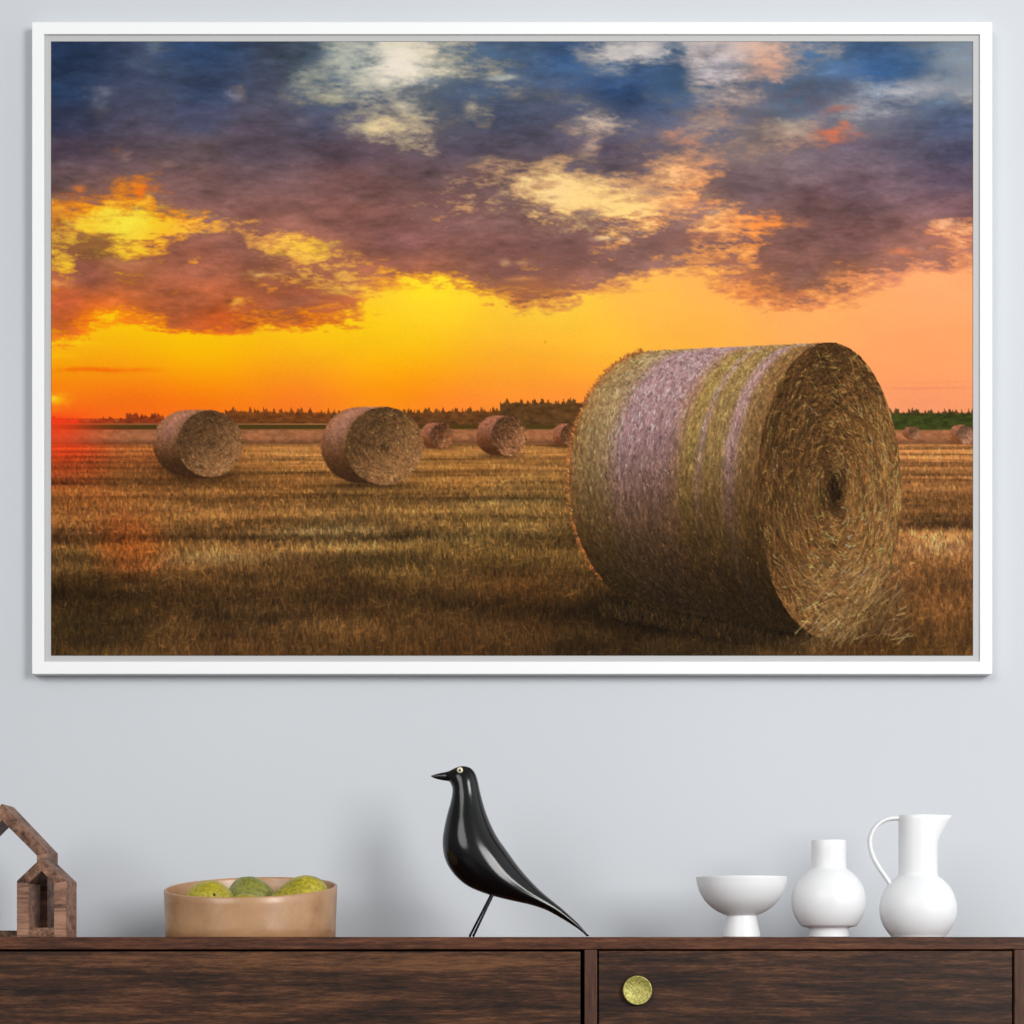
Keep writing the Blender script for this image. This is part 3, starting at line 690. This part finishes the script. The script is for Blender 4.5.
kn['label'] = 'round hammered brass knob'
for lx in (-290, 990):
    for ly in (-.12, .17):
        bm = bmesh.new()
        lathe(bm, [(.014, 0), (.015, .004), (.024, zb - .0202)], yl(lx), ly, 20)
        finish(bm, 'leg', M['post'], sb, smooth=False)

# ---------------------------------------------------------------- wooden house ornaments
def house(name, label, cx, half, eave, apex, ih, ieave, iapex, ifloor, y0, y1, seam):
    """pentagon frame made of five boards with mitred joints; numbers are picture pixels on its front plane"""
    x = lambda p: X(p, y0)
    z = lambda p: Z(p, y0)
    zb_ = ZTOP
    r = thing(name, label, 'ornament', (x(cx), (y0 + y1) / 2, zb_), 'wooden house ornaments')
    O = {'bl': (x(cx - half), zb_), 'el': (x(cx - half), z(eave)), 'ap': (x(cx), z(apex)), 'er': (x(cx + half), z(eave)), 'br': (x(cx + half), zb_)}
    I = {'bl': (x(cx - ih), z(ifloor)), 'el': (x(cx - ih), z(ieave)), 'ap': (x(cx), z(iapex)), 'er': (x(cx + ih), z(ieave)), 'br': (x(cx + ih), z(ifloor))}
    def board(nm, a, c, mat, cut=False):
        bm = bmesh.new()
        if cut:      # the base runs between the two walls
            prism(bm, [(I['bl'][0], zb_), (I['br'][0], zb_), I['br'], I['bl']], y0, y1)
        else:
            prism(bm, [O[a], O[c], I[c], I[a]], y0, y1)
        return finish(bm, nm, mat, r, bevel=.0007)
    O2 = dict(O)
    bm = bmesh.new(); prism(bm, [O['bl'], O['el'], I['el'], (I['el'][0], zb_)], y0, y1); finish(bm, 'wall_board', M['house'], r, bevel=.0007)
    bm = bmesh.new(); prism(bm, [(I['er'][0], zb_), I['er'], O['er'], O['br']], y0, y1); finish(bm, 'wall_board', M['house'], r, bevel=.0007)
    board('roof_board', 'el', 'ap', M['house2']); board('roof_board', 'ap', 'er', M['house2'])
    board('base_board', 'bl', 'br', M['house2'], True)
    return r
house('house_ornament', 'small open wooden house frame standing in front of the taller one at the left end', 41.3, 24.5, 881, 857.5, 12.7, 883.5, 871, 927.6, -.088, -.010, 0)
house('house_ornament', 'tall open wooden house frame cut off by the left edge, only its sloping roof showing', 1.8, 45.5, 851.5, 803.7, 35.0, 855.5, 820.5, 930.5, 0.0, .075, 1)

# ---------------------------------------------------------------- fruit bowl and pears
bx_, by_ = X(251), 0.0
bw = thing('fruit_bowl', 'round pale bentwood bowl holding green pears on the sideboard', 'bowl', (bx_, by_, ZTOP))
R1, R0, TH = S(86), S(84.2), .0045
FLOOR = .012
def bowl_shape(p, t, i):
    h = (p.z - ZTOP) / .08
    if h > .3:                                        # the rim is cut on a slant, lower towards the room
        k = min(1.0, (h - .3) / .7)
        p = Vector((p.x, p.y, p.z + k * ((p.y - by_) * .146 + (p.x - bx_) * .014 - .0004)))
    return p
zr = .0808
outer = [(R0 - .0006, 0), (R0, .0006)] + [(R0 + (R1 - R0) * t, .002 + (zr - .003) * t) for t in (.15, .3, .45, .6, .8, 1.0)]
rimp = [(R1 - .0006, zr), (R1 - TH * .5, zr + .0009), (R1 - TH + .0004, zr)]
inner = [(R0 - TH + (R1 - R0) * t, zr * t) for t in (.97, .8, .6, .4, .25)] + [(R0 - TH - .002, FLOOR + .001), (R0 - TH - .008, FLOOR)]
bm = bmesh.new(); lathe(bm, [(r, ZTOP + z) for r, z in outer + rimp + inner], bx_, by_, 128, bowl_shape)
bo = finish(bm, 'bowl_body', M['bowl'], bw, smooth=True)
md = bo.modifiers.new('edges', 'EDGE_SPLIT'); md.split_angle = math.radians(50)

PEAR = [(-.50, .0), (-.49, .10), (-.455, .20), (-.38, .31), (-.26, .40), (-.12, .44), (.02, .42), (.15, .355), (.27, .275), (.37, .215), (.44, .165), (.485, .09), (.495, .0)]
def pear(label, px, y, axis, length, fat, mat, seed, stem=True, roll=0.0):
    """axis: direction from the blossom end to the stalk; the fruit lies on the bowl's floor"""
    ax = Vector(axis).normalized(); up = Vector((0, 0, 1)); s = ax.cross(up).normalized(); u = s.cross(ax)
    n = 40
    prof = catmull([Vector((a * length, r * fat / .88, 0)) for a, r in PEAR], 4)
    pts = []
    for v in prof:
        ring = []
        for k in range(n):
            t = 2 * math.pi * k / n
            rr = max(v.y, .0002)
            p = ax * v.x + (s * math.cos(t) + u * math.sin(t)) * rr
            d = noise.noise(p * 22 + Vector((seed * 7.1, seed, 0))) * .10 + noise.noise(p * 60 + Vector((0, seed * 3.3, 0))) * .025
            ring.append(ax * v.x + (s * math.cos(t) + u * math.sin(t)) * rr * (1 + d))
        pts.append(ring)
    low = min(p.z for ring in pts for p in ring)
    base = Vector((X(px, y), y, ZTOP + FLOOR - low + .0002))
    r = thing('pear', label, 'pear', (base.x, base.y, ZTOP + FLOOR), 'pears in the bowl')
    bm = bmesh.new(); rings = [[bm.verts.new(base + p) for p in ring] for ring in pts]
    for a, c in zip(rings, rings[1:]):
        for k in range(n): bm.faces.new((a[k], a[(k + 1) % n], c[(k + 1) % n], c[k]))
    bm.faces.new(rings[0]); bm.faces.new(rings[-1])
    finish(bm, 'fruit', mat, r, smooth=True)
    bm = bmesh.new()                                   # dry blossom end: a dimple with five sepals
    c0 = base + ax * (-.497 * length)
    for k in range(5):
        t = 2 * math.pi * k / 5; d = s * math.cos(t) + u * math.sin(t); e = s * -math.sin(t) + u * math.cos(t)
        a = [c0 + e * .0011, c0 + d * .0042 - ax * .0012, c0 - e * .0011, c0 - ax * .0022]
        v = [bm.verts.new(q) for q in a]
        for f in ((0, 1, 3), (1, 2, 3), (2, 0, 3), (0, 2, 1)): bm.faces.new([v[i] for i in f])
    finish(bm, 'calyx', M['calyx'], r)
    if stem:
        c1 = base + ax * (.488 * length)
        bm = bmesh.new(); tube(bm, [c1, c1 + ax * .006 + u * .001, c1 + ax * .012 + u * .003], .0013, n=8, up=s)
        finish(bm, 'stalk', M['stem'], r)
    return r
pear('yellowish green pear at the left of the bowl, its dark blossom end facing out', 209, -.040, (-.30, .87, -.34), .098, .078, M['pear_yellow'], 1)
pear('darker green pear in the middle of the bowl, towards the back', 254, .048, (.45, .80, .0), .096, .086, M['pear_green'], 2)
pear('biggest yellow-green pear lying lengthwise at the right of the bowl', 300, -.004, (-.94, -.22, -.10), .100, .087, M['pear_yellow'], 3)
pear('small pale pear low at the front of the bowl, barely above the rim', 252, -.082, (.95, .25, .0), .084, .0555, M['pear_yellow'], 4)

# ---------------------------------------------------------------- black bird
yb_ = 0.0
bird = thing('bird_figurine', 'glossy black wooden bird figurine on wire legs, its tail tip touching the sideboard', 'figurine', (X(500), yb_, ZTOP))
ST = [((108, 131), (109, 137), 2), ((135, 123), (132, 147), 8), ((160, 117), (160, 154), 12), ((186, 112), (186, 158), 17), ((207, 104), (202, 162), 30), ((235, 90), (211, 178), 44), ((270, 82), (217, 198), 55), ((308, 91), (216, 225), 62),
      ((333, 118), (212, 248), 66), ((347, 158), (205, 278), 70), ((357, 205), (195, 312), 77), ((372, 265), (184, 355), 90), ((391, 325), (173, 410), 106), ((418, 390), (167, 458), 120), ((450, 450), (169, 510), 131), ((485, 500), (180, 560), 136), ((515, 542), (204, 608), 136),
      ((547, 586), (245, 658), 130), ((582, 630), (300, 700), 120), ((622, 674), (370, 730), 106), ((660, 713), (450, 755), 90), ((700, 748), (540, 776), 73), ((740, 781), (625, 795), 57), ((780, 813), (700, 821), 44), ((820, 850), (765, 856), 32), ((860, 887), (820, 889), 22), ((890, 921), (870, 923), 14), ((918, 951), (906, 955), 7)]
def bz(q): return Vector((X(410 + q[0] * 200 / 1024), yb_, Z(750 + q[1] * 200 / 1024)))
bm = bmesh.new(); n = 96; rings = []
tops = catmull([bz(a) for a, c, w in ST], 3); bots = catmull([bz(c) for a, c, w in ST], 3); wid = catmull([Vector((w, 0, 0)) for a, c, w in ST], 3)
for i, (a, c, w) in enumerate(zip(tops, bots, wid)):
    f = i / (len(tops) - 1); w = w.x * 200 / 1024 / F
    wing = sstep(.46, .56, f) * (1 - sstep(.93, 1.0, f))
    ring = []
    for k in range(n):
        t = 2 * math.pi * k / n
        h = math.cos(t)                                    # +1 top ridge, -1 belly
        sy = math.sin(t)
        lift = float(wing)
        # towards the tail the flank is widest low down and the back rises to it in a nearly flat plane
        hh = h if lift == 0 else h - lift * .0
        wide = math.copysign(abs(sy) ** (1.0 - .0 * lift), sy)
        if .16 < h < .45:                                    # a flat plane along the flank, like a folded wing
            chord = .987 + (.893 - .987) * (h - .16) / .29
            wide = math.copysign(abs(wide) + (chord - abs(wide)) * lift, sy)
        p = c + (a - c) * (.5 + .5 * hh); p.y = yb_ + w * wide
        ring.append(bm.verts.new(p))
    rings.append(ring)
for a, c in zip(rings, rings[1:]):
    for k in range(n): bm.faces.new((a[k], a[(k + 1) % n], c[(k + 1) % n], c[k]))
bm.faces.new(rings[0]); bm.faces.new(rings[-1])
finish(bm, 'bird_body', M['bird'], bird, smooth=True)
for sgn in (-1, 1):
    e0 = bz((257, 108)); ey = sgn * S(9.6)
    bm = bmesh.new(); bmesh.ops.create_uvsphere(bm, u_segments=20, v_segments=12, radius=S(3.1), matrix=Matrix.Translation((e0.x, yb_ + ey, e0.z)) @ Matrix.Diagonal((1, .8, 1, 1)))
    eo = finish(bm, 'eye', M['eye'], bird, smooth=True)
    bm = bmesh.new(); bmesh.ops.create_uvsphere(bm, u_segments=14, v_segments=10, radius=S(1.25), matrix=Matrix.Translation((e0.x, yb_ + ey + sgn * S(2.0), e0.z)))
    finish(bm, 'pupil', M['pupil'], eo, smooth=True)
for dy, tx, bxp in ((-.022, 424, 324), (.022, 412, 303)):
    a = bz((tx, 745)); c = bz((bxp, 956)); a.y = dy * .6; c.y = dy; c.z = ZTOP + .0008
    bm = bmesh.new(); tube(bm, [a + (a - c).normalized() * .012, a, a.lerp(c, .5), c], S(1.15), n=10)
    finish(bm, 'leg', M['wire'], bird, smooth=True)

# ---------------------------------------------------------------- white ceramics
def arc(cz, r, z0, z1, k=24):
    """profile points of a ball between two heights"""
    out = []
    a0 = math.asin(max(-1, min(1, (z0 - cz) / r))); a1 = math.asin(max(-1, min(1, (z1 - cz) / r)))
    for i in range(k + 1):
        t = a0 + (a1 - a0) * i / k
        out.append((r * math.cos(t), cz + r * math.sin(t)))
    return out
def sharp(o, deg=38):
    md = o.modifiers.new('edges', 'EDGE_SPLIT'); md.split_angle = math.radians(deg)
zz = lambda py: ZTOP + (937 - py) / F
# footed bowl
cb = thing('footed_bowl', 'white ceramic bowl on a flared foot, leftmost of the three white vessels', 'bowl', (X(741.6), 0, ZTOP), 'white ceramic vessels')
cp = [(r, zz(p)) for r, p in ((0.0, 915), (14.0, 915.4), (20, 913.2), (26, 910), (32, 905.4), (37, 900), (41, 893.5), (43.6, 887), (45, 880.5), (45.4, 877.2))]
prof = catmull([Vector((S(r), z, 0)) for r, z in cp[1:]], 5)
inn = [Vector((max(v.x - .0042, .001), v.y + (.0042 if v.x < S(34) else .0018), 0)) for v in reversed(prof)]
inn[0].y = prof[-1].y
P_ = [(v.x, v.y) for v in prof] + [(prof[-1].x - .0012, prof[-1].y + .0009), (prof[-1].x - .003, prof[-1].y + .0009)] + [(v.x, v.y) for v in inn[1:]]
bm = bmesh.new(); lathe(bm, P_, X(741.6), 0, 112); finish(bm, 'dish', M['ceramic'], cb, smooth=True)
bm = bmesh.new(); lathe(bm, [(S(17.9), ZTOP), (S(18.5), ZTOP + .001), (S(18.1), zz(932)), (S(16.2), zz(924)), (S(14.8), zz(917.5)), (S(14.2), zz(914.6))], X(741.6), 0, 80)
sharp(finish(bm, 'foot', M['ceramic'], cb, smooth=True))
# round vase
va = thing('vase', 'white ceramic ball vase with a short straight neck, between the footed bowl and the pitcher', 'vase', (X(828.7), 0, ZTOP), 'white ceramic vessels')
c0, r0 = zz(901.0), S(36.9)
neck = S(17.3)
zs = c0 + math.sqrt(r0 ** 2 - (neck + S(3)) ** 2)
prof = [(S(19.2), ZTOP), (S(19.9), ZTOP + .001), (S(19.7), zz(928.6)), (S(20.3), zz(927.6))] + arc(c0, r0, zz(926.0), zs, 30) + [(neck + S(1.2), zs + S(1.0)), (neck + S(.2), zs + S(2.4)), (neck, zs + S(4)), (neck, zz(850)), (neck, zz(841.2)), (neck - .0008, zz(840.2)), (neck - .003, zz(840.2)), (neck - .0042, zz(841.2)), (neck - .0042, zz(870)), (neck * .3, zz(878))]
bm = bmesh.new(); lathe(bm, prof, X(828.7), 0, 112); sharp(finish(bm, 'vase_body', M['ceramic'], va, smooth=True), 42)
# pitcher
jx = X(918.0)
ju = thing('pitcher', 'tall white ceramic pitcher with a round belly, looped handle and pointed spout, rightmost vessel', 'pitcher', (jx, 0, ZTOP), 'white ceramic vessels')
c0, r0, neck = zz(908.6), S(38.1), S(19.3)
zs = c0 + math.sqrt(r0 ** 2 - (neck + S(2.2)) ** 2)
zt = zz(815.4); z_sp = zz(842)
def spout(p, t, i):
    if p.z > z_sp:
        k = (p.z - z_sp) / (zt - z_sp)
        a = (t + math.pi) % (2 * math.pi) - math.pi
        if abs(a) < 1.25:
            g = (1 - abs(a) / 1.25) ** 1.25
            p = Vector((p.x + S(14.6) * k * g, p.y * (1 - .35 * k * g), p.z + S(.3) * g * k))
    return p
prof = [(S(25.4), ZTOP), (S(26.4), ZTOP + .0006)] + arc(c0, r0, zz(935.6), zs, 34) + [(neck + S(.9), zs + S(1.0)), (neck + S(.2), zs + S(2.2)), (neck, zs + S(4))] + [(neck, z) for z in np.linspace(zs + S(8), zt - .001, 14)] + [(neck - .0007, zt), (neck - .0026, zt), (neck - .0036, zt - .001)] + [(neck - .0036, z) for z in np.linspace(zt - .004, zz(880), 10)] + [(neck * .3, zz(886))]
bm = bmesh.new(); lathe(bm, prof, jx, 0, 128, spout); sharp(finish(bm, 'pitcher_body', M['ceramic'], ju, smooth=True), 42)
hp = [(902.5, 818.4), (896, 818.2), (888, 819.0), (880.5, 822.4), (874, 829), (870.2, 838), (870.2, 847), (873.2, 857), (879, 867.5), (885.5, 877), (891.5, 886)]
pts = catmull([Vector((X(a), 0, Z(b))) for a, b in hp], 6)
bm = bmesh.new(); tube(bm, pts, S(2.45), S(4.2), n=20); finish(bm, 'handle', M['ceramic'], ju, smooth=True)

# ---------------------------------------------------------------- light
WL, WR, WX = .27, .80, .6
def area(name, loc, aim, sx, sy, power, col=(1, 1, 1)):
    l = bpy.data.lights.new(name, 'AREA'); l.shape = 'RECTANGLE'; l.size = sx; l.size_y = sy; l.energy = power; l.color = col
    o = bpy.data.objects.new(name, l); C.objects.link(o); o.location = loc
    o.rotation_euler = (Vector(aim) - Vector(loc)).to_track_quat('-Z', 'Y').to_euler()
    return o
area('window_light', (3.4, -5.0, 2.45), (0.1, 0.2, .9), 1.75, 2.6, 205, (1.0, .99, .97))
sun = bpy.data.lights.new('frame_shadow_sun', 'SUN'); sun.energy = .95; sun.angle = math.radians(30); sun.color = (1.0, .99, .97)  # broad sun from the upper left, added to throw the frame's shadow
so = bpy.data.objects.new('frame_shadow_sun', sun); C.objects.link(so); so.location = (-1.5, -2, 3)
so.rotation_euler = Vector((.60, 1.0, -.40)).to_track_quat('-Z', 'Y').to_euler()
# soft daylight of the rest of the room: brighter on the window side, dim from the floor
w = bpy.data.worlds.new('room_daylight'); bpy.context.scene.world = w; w.use_nodes = True
nt = w.node_tree; bg = nt.nodes['Background']
tc = nt.nodes.new('ShaderNodeTexCoord'); sp = nt.nodes.new('ShaderNodeSeparateXYZ'); nt.links.new(tc.outputs['Generated'], sp.inputs[0])
def mrange(src, a, b_, c, d):
    q = nt.nodes.new('ShaderNodeMapRange'); nt.links.new(src, q.inputs[0])
    for k, v in zip((1, 2, 3, 4), (a, b_, c, d)): q.inputs[k].default_value = v
    return q.outputs[0]
mu = nt.nodes.new('ShaderNodeMath'); mu.operation = 'MULTIPLY'
ad = nt.nodes.new('ShaderNodeMath'); ad.operation = 'ADD'
nt.links.new(mrange(sp.outputs['X'], -.8, .8, WL, WR), ad.inputs[0]); nt.links.new(mrange(sp.outputs['X'], .6, .95, 0, WX), ad.inputs[1])
nt.links.new(ad.outputs[0], mu.inputs[0]); nt.links.new(mrange(sp.outputs['Z'], -.3, .2, .45, 1.0), mu.inputs[1])
mz = nt.nodes.new('ShaderNodeMath'); mz.operation = 'MULTIPLY'
nt.links.new(mu.outputs[0], mz.inputs[0]); nt.links.new(mrange(sp.outputs['Z'], .2, 1.0, 1.0, .45), mz.inputs[1])
nt.links.new(mz.outputs[0], bg.inputs['Strength'])
bg.inputs['Color'].default_value = (.95, .98, 1.0, 1)

# ---------------------------------------------------------------- camera
cam = bpy.data.cameras.new('camera'); co_ = bpy.data.objects.new('camera', cam); C.objects.link(co_)
cam.sensor_width = 36; cam.sensor_fit = 'HORIZONTAL'; cam.lens = 36 * F * D / 1024
co_.location = (0, -D, ZC); co_.rotation_euler = (math.pi / 2, 0, 0)
cam.shift_y = (HZ - 512) / 1024.0
cam.clip_start = .05; cam.clip_end = 50
sc = bpy.context.scene; sc.camera = co_
sc.view_settings.view_transform = 'Standard'; sc.view_settings.look = 'None'
sc.view_settings.gamma = 1.0; sc.view_settings.use_curve_mapping = False; sc.view_settings.exposure = 0.25
